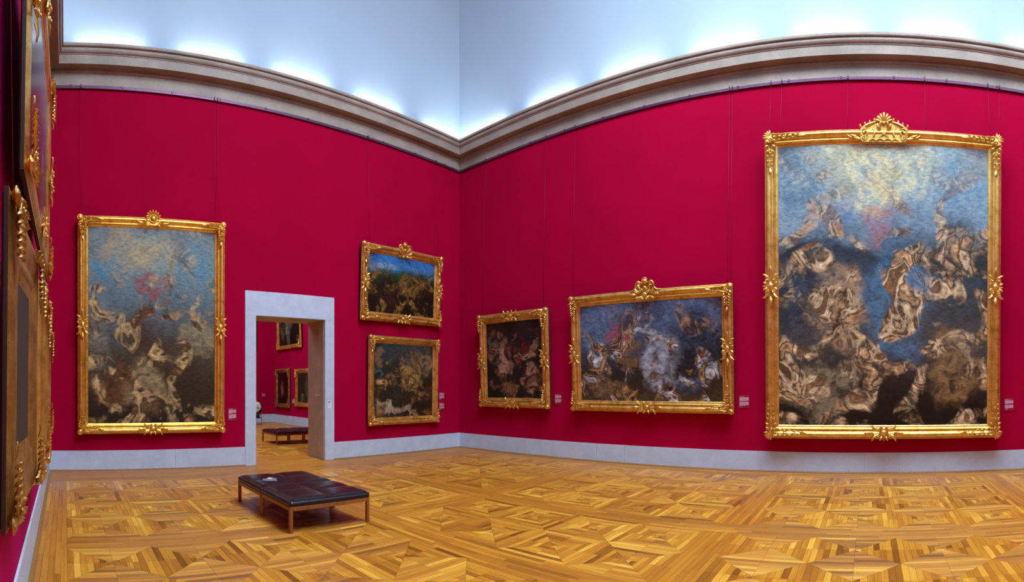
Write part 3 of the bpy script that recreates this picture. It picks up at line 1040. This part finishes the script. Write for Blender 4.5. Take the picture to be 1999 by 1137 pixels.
C = {}
C['judgement'] = canvas_mat('canvas_blue_and_flesh_tones',
    [(0, '#17140f'), (.16, '#2a2620'), (.34, '#4a4a4a'), (.5, '#3e4f5c'), (.62, '#2a3540'), (.72, '#7690a4'), (.86, '#93a8ae'), (1, '#8a9ea4')],
    ['#1c1a1a', '#a5794e', '#c9a479', '#3a2d22', '#d9bd95', '#5b4630', '#8f6a45', '#39434b'],
    [(.45, .9, .35, .16, '#d6cf9e', .8), (.12, .88, .18, .12, '#3f6685', .7), (.9, .86, .16, .14, '#5b86a6', .7), (.55, .45, .17, .22, '#4f7a9c', .8),
     (.1, .5, .14, .2, '#20242c', .7), (.88, .52, .18, .2, '#33352c', .6), (.28, .42, .14, .16, '#c39b70', .65), (.82, .2, .16, .14, '#a98556', .6),
     (.5, .74, .1, .08, '#a8564c', .55), (.3, .77, .06, .08, '#2c5f99', .5), (.2, .12, .18, .1, '#b3a384', .5), (.6, .05, .5, .06, '#14120f', .8)],
    3.1, .13, 3.2, .55)
C['hunt'] = canvas_mat('canvas_storm_blue_and_dark',
    [(0, '#4a3a26'), (.12, '#3a2c20'), (.3, '#2a2622'), (.5, '#39404c'), (.7, '#46566e'), (1, '#4c6286')],
    ['#141318', '#8a5a34', '#c4c6d0', '#2a2024', '#b98a5a', '#1c1a1e', '#6f4a30', '#90a0b8'],
    [(.14, .75, .2, .22, '#5f7596', .7), (.27, .62, .09, .18, '#a83224', .65), (.6, .42, .14, .3, '#b6bccb', .7), (.85, .5, .2, .4, '#17141a', .85),
     (.38, .45, .09, .14, '#946a35', .6), (.18, .16, .14, .12, '#9b7c5a', .55), (.74, .16, .1, .1, '#3c5f8c', .5), (.55, .9, .12, .12, '#2a2730', .6)],
    8.4, .16, 3.8, .55, fs=1.6)
C['hero'] = canvas_mat('canvas_dark_with_rose_flesh',
    [(0, '#1e1a14'), (.3, '#241b18'), (.7, '#1c1614'), (1, '#241c18')],
    ['#120f0e', '#b07a60', '#1b1718', '#5f2420', '#7a5a44', '#171314'],
    [(.33, .5, .12, .3, '#bf8a72', .75), (.16, .66, .1, .16, '#8d8a80', .5), (.8, .24, .13, .18, '#c08d70', .7), (.45, .12, .2, .09, '#a87048', .6),
     (.68, .62, .1, .2, '#6a201e', .6), (.5, .55, .1, .25, '#2a2a30', .6)],
    12.7, .2, 4.6, .5, fs=2.2)
C['fall'] = canvas_mat('canvas_turquoise_sky_and_ochre',
    [(0, '#23201a'), (.2, '#3a2e20'), (.4, '#4a4638'), (.6, '#5d7078'), (.78, '#6f8c93'), (1, '#758488')],
    ['#2a231b', '#a88454', '#c7ab78', '#4a3a28', '#6d4a2c', '#b09060'],
    [(.25, .86, .2, .12, '#b9a070', .7), (.15, .78, .16, .08, '#2f86a8', .7), (.8, .82, .16, .1, '#4c90ac', .6), (.55, .88, .2, .1, '#c0b488', .6),
     (.52, .72, .16, .07, '#a03024', .6), (.62, .6, .12, .07, '#6a5a3c', .6), (.42, .2, .16, .14, '#b8a476', .6), (.85, .45, .16, .08, '#a89a74', .6),
     (.2, .2, .14, .14, '#7a4c2c', .55), (.5, .42, .2, .1, '#4a2a1c', .6), (.08, .45, .1, .2, '#9a9482', .5), (.68, .64, .05, .05, '#2b8ab4', .4)],
    17.2, .13, 4.0, .5)
C['landscape'] = canvas_mat('canvas_blue_sky_over_dark_ground',
    [(0, '#171210'), (.3, '#1c1512'), (.5, '#201a14'), (.6, '#17221a'), (.7, '#25442e'), (.8, '#3c78b0'), (1, '#2a6cb4')],
    ['#100d0b', '#2a1d14', '#8a6a30', '#1a1612', '#3a2a18', '#12100c'],
    [(.62, .50, .24, .2, '#94702f', .6), (.2, .8, .2, .05, '#9ab0b8', .6), (.3, .3, .2, .2, '#3a2418', .5), (.15, .62, .2, .08, '#1c3a1e', .6)],
    21.9, .12, 4.4, .4, fs=2.0)
C['drunk'] = canvas_mat('canvas_brown_with_pale_flesh',
    [(0, '#1f1710'), (.25, '#2c2218'), (.55, '#2a241c'), (.8, '#2e3230'), (1, '#2c3d44')],
    ['#14110d', '#b08a5c', '#1f1a14', '#6a4428', '#8a6a48', '#171410'],
    [(.6, .58, .15, .3, '#b08748', .75), (.22, .14, .2, .12, '#c9b090', .75), (.5, .1, .16, .07, '#c09880', .6), (.1, .82, .1, .14, '#a07858', .5),
     (.88, .72, .1, .14, '#a8865c', .55), (.4, .38, .12, .12, '#3a4438', .5), (.06, .58, .08, .06, '#4a7684', .5)],
    26.3, .22, 4.6, .55, fs=2.2)
C['dim'] = canvas_mat('canvas_dim_blue_violet', [(0, '#1c1a22'), (.5, '#4a4660'), (1, '#7084a0')], ['#3a3448', '#6a6a88', '#241f28'], [], 31.0, .1, 3, .4, .22)
C['dark'] = canvas_mat('canvas_dark_varnished', [(0, '#0d0b0a'), (.5, '#191512'), (1, '#14110f')], ['#2a1d14', '#0e0c0a', '#3a2a1c'], [], 35.0, .1, 3, .4, .06)
C['portrait'] = canvas_mat('canvas_dark_brown_portrait_tones', [(0, '#1a100d'), (.5, '#24140f'), (1, '#1c100c')], ['#140d0a', '#2c1812'],
    [(.42, .45, .16, .3, '#9a7458', .6)], 39.0, .08, 2.5, .3)
C['greens'] = canvas_mat('canvas_dark_green_tones', [(0, '#15130e'), (.5, '#22291a'), (1, '#1c2418')], ['#10100c', '#4a4a2c', '#7a7050'],
    [(.8, .5, .2, .3, '#6a6238', .5)], 43.0, .08, 2.5, .4)
C['group'] = canvas_mat('canvas_dark_with_white_and_red', [(0, '#14120e'), (.5, '#1a1a16'), (1, '#16150f')], ['#100f0c', '#55503c', '#241c16'],
    [(.45, .5, .14, .3, '#b4ae98', .6), (.62, .6, .08, .2, '#7a2a22', .6), (.18, .35, .1, .2, '#6a6450', .5)], 47.0, .1, 3.0, .4)

# right wall
wall_picture('right', (2.285, -2.945, .745, 7.505), .20, .33, wires=(2.14, 1.90, .45, -1.22, -2.63, -2.90), depth=.16, name='framed_painting',
    label='largest painting, in a tall gold frame with a shell crest, on the right wall', w=.29, mat=C['judgement'], gold=M['gold3'],
    crest=(crest_shell, 1.04, .60, -.29), style=1, mids=(0, 1, 3), seed=11)
wall_picture('right', (7.325, 3.02, 1.27, 4.22), .16, .28, wires=(7.16, 3.09, 3.02), name='framed_painting',
    label='wide gold-framed painting in stormy blue and black with a winged crest', w=.265, mat=C['hunt'], gold=M['gold2'],
    crest=(crest_wing, .80, .44, -.16), mids=(0, 1, 2, 3), seed=12)
wall_picture('right', (10.605, 8.04, 1.295, 4.02), .15, .25, wires=(10.3, 8.09), name='framed_painting',
    label='dark upright painting with rosy flesh tones beside the room corner on the right wall', w=.265, mat=C['hero'], gold=M['gold2'],
    mids=(0, 1, 2, 3), seed=13)
# back wall
wall_picture('back', (.275, 3.69, .82, 5.73), .15, .19, wires=(.35, 3.43, 3.50), name='framed_painting',
    label='tall gold-framed painting of turquoise sky and ochre between left corner and doorway', w=.235, mat=C['fall'], gold=M['gold'],
    crest=(crest_boss, .60, .34, -.18), mids=(0, 1, 3), seed=14)
wall_picture('back', (7.485, 10.35, 3.685, 5.795), .13, .22, wires=(7.66, 10.1), name='framed_painting',
    label='upper of two stacked paintings right of the doorway, blue sky over dark ground', w=.245, mat=C['landscape'], gold=M['gold2'],
    crest=(crest_wing, .72, .38, -.20), mids=(0, 1, 3), seed=15)
wall_picture('back', (7.72, 10.25, .825, 3.29), .13, .16, wires=(), name='framed_painting',
    label='lower of two stacked paintings right of the doorway, brown with pale flesh tones', w=.205, mat=C['drunk'], gold=M['gold2'],
    mids=(), seed=16)

# left wall, seen almost edge-on: pictures hang clear of the wall
def left_picture(t0, t1, lat0, lat1, z0, z1, tilt, wire_t=(), brackets=False, **kw):
    """t along the wall, lat = distance of the frame's back from the camera's axis at either end"""
    dx, dy = (-lat1) - (-lat0), t1 - t0
    wd = math.hypot(dx, dy)
    ang = math.atan2(dy, dx)
    loc = ((-lat0 - lat1) / 2, (t0 + t1) / 2, z0)
    mtx = Matrix.Translation(loc) @ Matrix.Rotation(ang, 4, 'Z') @ Matrix.Rotation(tilt, 4, 'X')
    ws = []
    for t in wire_t:
        lp = mtx.inverted() @ Vector((XL + .055, t, RAILZ - .06))
        ws.append((max(-wd / 2 + .06, min(wd / 2 - .06, lp.x)), (lp.x, lp.y, lp.z)))
    root = painting(loc=loc, rotz=ang, size=(wd, z1 - z0), tilt=tilt, wires=ws, **kw)
    if brackets:                                  # steel stand-offs between frame back and wall
        for x in (-wd * .3, wd * .3):
            q = mtx @ Vector((x, 0, (z1 - z0) * .8))
            MB().bbox((x - .02, 0, (z1 - z0) * .8 - .03), (x + .02, (q.x - XL) + .004, (z1 - z0) * .8 + .03), .003).build('wall_bracket', M['steel'], root)
    return root
left_picture(2.85, 5.86, .255, .235, 3.10, 5.25, math.radians(1.0), wire_t=(3.2, 5.5), name='framed_painting',
    label='gold-framed upper painting hanging high on the left wall, seen edge-on', w=.30, ow=.19, mat=C['dim'], gold=M['gold2'], depth=.055, mids=(0, 1, 2, 3), seed=21)
left_picture(2.29, 3.55, .290, .235, 1.21, 2.79, math.radians(.5), wire_t=(2.45,), brackets=True, name='framed_painting',
    label='nearest lower painting on the left wall with a worn gilded moulding', w=.36, ow=.17, mat=C['dark'], gold=M['gold4'], depth=.05, mids=(), seed=22)
left_picture(4.30, 5.50, .285, .265, 1.06, 2.80, math.radians(.5), brackets=True, name='framed_painting',
    label='second lower painting along the left wall, behind the nearest one', w=.22, ow=.17, mat=C['dark'], gold=M['gold2'], depth=.085, mids=(), seed=23)
left_picture(6.60, 8.70, .32, .32, 1.08, 2.82, math.radians(.5), brackets=True, name='framed_painting',
    label='farthest lower painting on the left wall, next to the corner', w=.22, mat=C['dark'], gold=M['gold2'], depth=.08, mids=(), seed=24)

# room beyond
def far_picture(y0, y1, z0, z1, mat, gold, w, label, seed, **kw):
    painting('framed_painting', label, (NX1 - .03, (y0 + y1) / 2, z0), -PI / 2, (abs(y1 - y0), z1 - z0), w, mat, gold, seed=seed, mids=(), depth=.10, **kw)
far_picture(24.2, 22.55, .85, 2.79, C['portrait'], M['gold4'], .20, 'upright dark portrait-toned painting seen through the doorway, left of two low ones', 31)
far_picture(21.9, 20.3, .95, 2.72, C['greens'], M['gold2'], .20, 'dark greenish painting seen through the doorway, cut by the right jamb', 32)
far_picture(24.0, 21.25, 3.72, 5.9, C['group'], M['gold'], .22, 'upper painting with white and red patches seen through the doorway', 33, tilt=math.radians(2))
painting('framed_painting', 'dark framed painting on the far wall, mostly hidden by the left door jamb', (8.60, NY1 - .03, 3.77), 0, (2.2, 2.2), .14,
         C['dark'], M['back'], seed=34, mids=(), depth=.08, orn=False)

# ------------------------------------------------------------------ wall labels
def wall_label(loc, rz, w, h, label, blocks, mat=None):
    root = empty('wall_label', loc, (0, 0, rz)); tag(root, label, 'label')
    MB().bbox((-w / 2, -.012, 0), (w / 2, 0, h), .002).build('plate', mat or M['plaque'], root)
    b = MB(); r = random.Random(int(abs(loc[0] * 100) + abs(loc[1] * 37)))
    # rows of print too small to read, as fine bars
    z = h - .022
    b.box((-w / 2 + .012, -.0135, z - .006), (-w / 2 + .012 + w * .5, -.012, z)); z -= .022
    for rows in blocks:
        for i in range(rows):
            e = w - .026 if i < rows - 1 else (w - .026) * r.uniform(.4, .8)
            b.box((-w / 2 + .012, -.0135, z - .0075), (-w / 2 + .012 + e, -.012, z)); z -= .0125
        z -= .016
    b.box((-w / 2 + .012, -.0135, z - .006), (-w / 2 + .012 + w * .3, -.012, z))
    tag(b.build('print', M['print'], root), kind='stuff')
wall_label((3.875, YB, 1.08), 0, .21, .30, 'crimson label plate left of the doorway, beside the tall painting', (7, 8))
wall_label((10.36, YB, 1.47), 0, .21, .25, 'upper of two crimson label plates right of the stacked paintings', (5, 6))
wall_label((10.36, YB, 1.15), 0, .21, .26, 'lower of two crimson label plates right of the stacked paintings', (5, 6))
wall_label((XR, 7.72, 1.41), -PI / 2, .22, .29, 'crimson label plate between the dark upright and the wide painting', (7, 7))
wall_label((XR, 2.76, 1.40), -PI / 2, .24, .29, 'crimson label plate between the wide and the largest painting', (7, 7))
wall_label((XR, -3.13, 1.33), -PI / 2, .22, .29, 'crimson label plate to the right of the largest painting', (7, 7))
wall_label((NX1, 22.27, 1.04), -PI / 2, .24, .25, 'dark blue label plate in the room beyond the doorway', (5, 6), M['bluep'])
wall_label((10.1, NY1, 1.36), 0, .2, .18, 'small crimson label plate on the far wall beyond the doorway', (4, 3))

# ------------------------------------------------------------------ leather benches
def cushion_mesh(wx, wy, zt, h, nx_=2, ny_=2):
    """upholstered slab, quilted into pads"""
    n = 18
    gx_, gy_ = nx_ * n, ny_ * n
    b = MB(); vs_ = []
    for j in range(gy_ + 1):
        for i in range(gx_ + 1):
            u, v = i / gx_, j / gy_
            pu, pv = (i % n) / n, (j % n) / n
            def puff(t):
                return (1 - abs(2 * t - 1) ** 3) ** .55
            q = puff(pu) * puff(pv)
            edge = min(i, j, gx_ - i, gy_ - j)
            drop = {0: .016, 1: .004}.get(edge, 0)
            inw = {0: .010}.get(edge, 0)
            x = -wx / 2 + u * wx; y = -wy / 2 + v * wy
            if i == 0: x += 0
            vs_.append((x, y, zt - .030 + .030 * q - drop))
    fs = []
    for j in range(gy_):
        for i in range(gx_):
            a = j * (gx_ + 1) + i
            fs.append((a, a + 1, a + gx_ + 2, a + gx_ + 1))
    # skirt
    ring = [i for i in range(gx_ + 1)] + [j * (gx_ + 1) + gx_ for j in range(1, gy_ + 1)] + \
           [gy_ * (gx_ + 1) + i for i in range(gx_ - 1, -1, -1)] + [j * (gx_ + 1) for j in range(gy_ - 1, 0, -1)]
    base = len(vs_)
    for rr, (dz, s) in enumerate(((-.045, 1.006), (-h + .012, 1.006), (-h, .998))):
        for k in ring:
            x, y, z = vs_[k]
            vs_.append((x * s, y * s, zt + dz))
    m_ = len(ring)
    for k in range(m_):
        k2 = (k + 1) % m_
        fs.append((ring[k], base + k, base + k2, ring[k2]))
        for rr in range(2):
            o = base + rr * m_
            fs.append((o + k, o + m_ + k, o + m_ + k2, o + k2))
    fs.append(tuple(base + 2 * m_ + k for k in range(m_)))
    b.add(vs_, fs, True)
    return b
def make_bench(name, label, loc, rz, group, wx=1.22, wy=.99):
    root = empty(name, loc, (0, 0, rz)); tag(root, label, 'bench', group)
    lg = .045
    for sx in (-1, 1):
        for sy in (-1, 1):
            x, y = sx * (wx / 2 - lg / 2), sy * (wy / 2 - lg / 2)
            MB().bbox((x - lg / 2, y - lg / 2, 0), (x + lg / 2, y + lg / 2, .335), .003).build('leg', M['bench'], root)
    az0, az1 = .285, .335
    for sy in (-1, 1):
        y = sy * (wy / 2 - .016)
        o = MB().bbox((-wx / 2 + lg, y - .014, az0), (wx / 2 - lg, y + .014, az1), .002).build('apron', M['bench'], root)
        for x in (-wx / 2 + lg + .03, wx / 2 - lg - .03):
            MB().ball((x, y + sy * .014, (az0 + az1) / 2), .006, 6, 4).build('screw', M['brass'], o)
    for sx in (-1, 1):
        x = sx * (wx / 2 - .016)
        MB().bbox((x - .014, -wy / 2 + lg, az0), (x + .014, wy / 2 - lg, az1), .002).build('apron', M['bench'], root)
    b = cushion_mesh(wx - .012, wy - .012, .45, .112)
    c = b.build('cushion', M['leather'], root)
    return root
B1 = make_bench('leather_bench', 'near black leather bench with cherry legs, of two pushed together in the hall', (3.385, 6.40, 0), 0, 'benches in the hall')
B2 = copy_tree(B1); B2.location = (3.385, 7.41, 0)
B2['label'] = 'rear black leather bench carrying the booklet, pushed against the near bench'
B3 = copy_tree(B1); B3.location = (7.12, 15.75, 0); B3.rotation_euler = (0, 0, PI / 2)
B3['label'] = 'black leather bench in the next room, seen through the doorway'; B3['group'] = 'benches in the next room'
B4 = copy_tree(B1); B4.location = (8.13, 15.75, 0); B4.rotation_euler = (0, 0, PI / 2)
B4['label'] = 'second bench in the next room, mostly hidden by the right jamb'; B4['group'] = 'benches in the next room'

# booklet and eyeglass case on the rear bench
bk = empty('booklet', (3.04, 7.20, .451), (0, 0, math.radians(-20)))
tag(bk, 'grey-violet booklet lying on the rear leather bench', 'booklet')
MB().bbox((-.105, -.075, 0), (.105, .075, .012), .002).build('cover', flat('grey_violet_cover', (.20, .20, .30), .35), bk)
MB().box((-.102, -.073, .003), (.107, .073, .009)).build('pages', M['white'], bk)
gl = empty('folded_leaflet', (3.10, 7.30, .451), (0, 0, math.radians(15)))
tag(gl, 'small cream folded leaflet and strap beside the booklet on the bench', 'leaflet')
b = MB()
pts = [(-.06 + .12 * i / 8, .014 * math.sin(PI * i / 8) + .004) for i in range(9)]
vs_ = [(x, -.045, z) for x, z in pts] + [(x, .045, z) for x, z in pts] + [(x, -.045, z - .003) for x, z in pts] + [(x, .045, z - .003) for x, z in pts]
fs = [(i, i + 1, 10 + i, 9 + i) for i in range(8)] + [(18 + i, 27 + i, 28 + i, 19 + i) for i in range(8)] + \
     [(i, 18 + i, 19 + i, i + 1) for i in range(8)] + [(9 + i, 10 + i, 28 + i, 27 + i) for i in range(8)] + [(0, 9, 27, 18), (8, 26, 35, 17)]
b.add(vs_, fs, True)
b.build('paper', flat('cream_paper', (.72, .64, .50), .6), gl)
b = MB()
b.tube([(.06 + .05 * math.cos(a * .5), .05 * math.sin(a * .5), .006) for a in range(13)], .005, 6)
b.build('strap', M['ink'], gl)

# ------------------------------------------------------------------ seated visitor in the next room, mostly behind the jamb
def skin_obj(name, verts, edges, radii, mat, parent, root=0, sub=2):
    me = bpy.data.meshes.new(name)
    me.from_pydata(verts, edges, [])
    o = link(name, me, mat, parent)
    sk_ = o.modifiers.new('skin', 'SKIN')
    o.modifiers.new('sub', 'SUBSURF').levels = sub
    o.modifiers['sub'].render_levels = sub
    for i, r in enumerate(radii):
        r = r if isinstance(r, tuple) else (r, r)
        me.skin_vertices[0].data[i].radius = r
    me.skin_vertices[0].data[root].use_root = True
    for p in me.polygons: p.use_smooth = True
    return o
def visitor(loc, rz):
    root = empty('person', loc, (0, 0, rz))
    tag(root, 'visitor in pale green shirt seated in the next room behind the left door jamb', 'person')
    # faces -x in its own frame, y to its right
    V = [(0, 0, .52), (.03, 0, .75), (.05, 0, 1.0), (.03, 0, 1.12), (.0, 0, 1.22), (-.03, 0, 1.33)]
    E = [(0, 1), (1, 2), (2, 3), (3, 4), (4, 5)]
    R = [(.15, .12), (.14, .11), (.17, .11), (.10, .08), .055, .10]
    for s in (-1, 1):
        i = len(V)
        V += [(.04, s * .19, 1.05), (.10, s * .25, .80), (-.12, s * .20, .66), (-.20, s * .18, .65)]
        E += [(2, i), (i, i + 1), (i + 1, i + 2), (i + 2, i + 3)]
        R += [.07, .05, .038, .03]
        j = len(V)
        V += [(-.02, s * .10, .50), (-.44, s * .12, .52), (-.40, s * .12, .09), (-.55, s * .13, .05)]
        E += [(0, j), (j, j + 1), (j + 1, j + 2), (j + 2, j + 3)]
        R += [.10, .065, .045, .04]
        for k in range(5):                    # fingers and thumb
            q = len(V); yy = s * (.14 + .02 * k)
            V += [(-.25, yy, .645), (-.29, yy, .62)]
            E += [(i + 3, q), (q, q + 1)]; R += [.010, .008]
    skin_obj('body', V, E, R, M['skin'], root)
    sv = V[:4] + [(.04, -.19, 1.05), (.10, -.25, .80), (.04, .19, 1.05), (.10, .25, .80)]
    se = [(0, 1), (1, 2), (2, 3), (2, 4), (4, 5), (2, 6), (6, 7)]
    skin_obj('shirt', sv, se, [(.17, .14), (.165, .13), (.19, .13), (.11, .09), .09, .075, .09, .075], M['shirt'], root)
    tv = [(0, 0, .53)]; te = []; tr = [(.17, .14)]
    for s in (-1, 1):
        j = len(tv); tv += [(-.02, s * .10, .51), (-.44, s * .12, .53), (-.40, s * .12, .12)]
        te += [(0, j), (j, j + 1), (j + 1, j + 2)]; tr += [.115, .085, .07]
    skin_obj('trousers', tv, te, tr, M['trousers'], root)
    b = MB(); b.ball((-.01, 0, 1.385), .112, 12, 8, (1.02, .92, .85)); b.build('hair', M['hair'], root)
    MB().ball((-.145, 0, 1.33), .022, 8, 5, (1, .7, 1.3)).build('nose', M['skin'], root)
    for s in (-1, 1):
        MB().ball((-.03, s * .10, 1.33), .028, 8, 5, (.8, .4, 1.2)).build('ear', M['skin'], root)
        MB().ball((-.115, s * .04, 1.355), .012, 8, 5).build('eye', M['ink'], root)
    MB().ball((-.118, 0, 1.275), .02, 8, 5, (.4, 1.2, .3)).build('mouth', M['ink'], root)
    for s in (-1, 1):
        MB().ball((-.47, s * .125, .045), .12, 10, 6, (1.15, .45, .38)).build('shoe', M['shoe_black'], root)
    return root
PX, PY = 9.10, 23.35
visitor((PX, PY, 0), math.radians(20))
ch = empty('chair', (PX, PY, 0), (0, 0, math.radians(20)))
tag(ch, 'dark attendant chair under the seated visitor in the next room', 'chair')
MB().bbox((-.26, -.22, .345), (.20, .22, .38), .006).build('seat', M['leather'], ch)
MB().bbox((.215, -.21, .62), (.24, .21, .92), .006).build('backrest', M['leather'], ch)
for sx in (-.23, .23):
    for sy in (-.2, .2):
        MB().tube([(sx, sy, 0), (sx, sy, .92 if sx > 0 else .345)], .012, 8).build('leg', M['steel'], ch)

# ------------------------------------------------------------------ lamps lying on the cornice, washing the cove
def cove_lamp(x, y, rz, label):
    root = empty('cove_lamp', (x, y, 9.386), (0, 0, rz)); tag(root, label, 'lamp', 'lamps on the cornice')
    MB().bbox((-.78, -.05, 0), (.78, .05, .04), .004).build('housing', M['steel'], root)
    MB().tube([(-.75, 0, .06), (.75, 0, .06)], .018, 8).build('tube', M['lamp'], root)
    ld = bpy.data.lights.new('cove_light', 'AREA')
    ld.shape = 'RECTANGLE'; ld.size = 1.5; ld.size_y = .06
    ld.energy = COVE_POWER; ld.color = (0.93, 0.97, 1.0)
    lo = bpy.data.objects.new('cove_light', ld); COL.objects.link(lo)
    lo.parent = root; lo.location = (0, 0, .085); lo.rotation_euler = (PI, 0, 0)
lab = 'slim tube lamp lying on the cornice ledge, out of sight from the floor'
k = 0
for i in range(5):
    cove_lamp(1.0 + i * 2.35, YB - .17, 0, lab)
for i in range(10):
    cove_lamp(XR - .17, YF + 1.2 + i * 2.36, PI / 2, lab)
    cove_lamp(XL + .17, YF + 1.2 + i * 2.36, PI / 2, lab)
for i in range(5):
    cove_lamp(1.0 + i * 2.35, YF + .17, 0, lab)
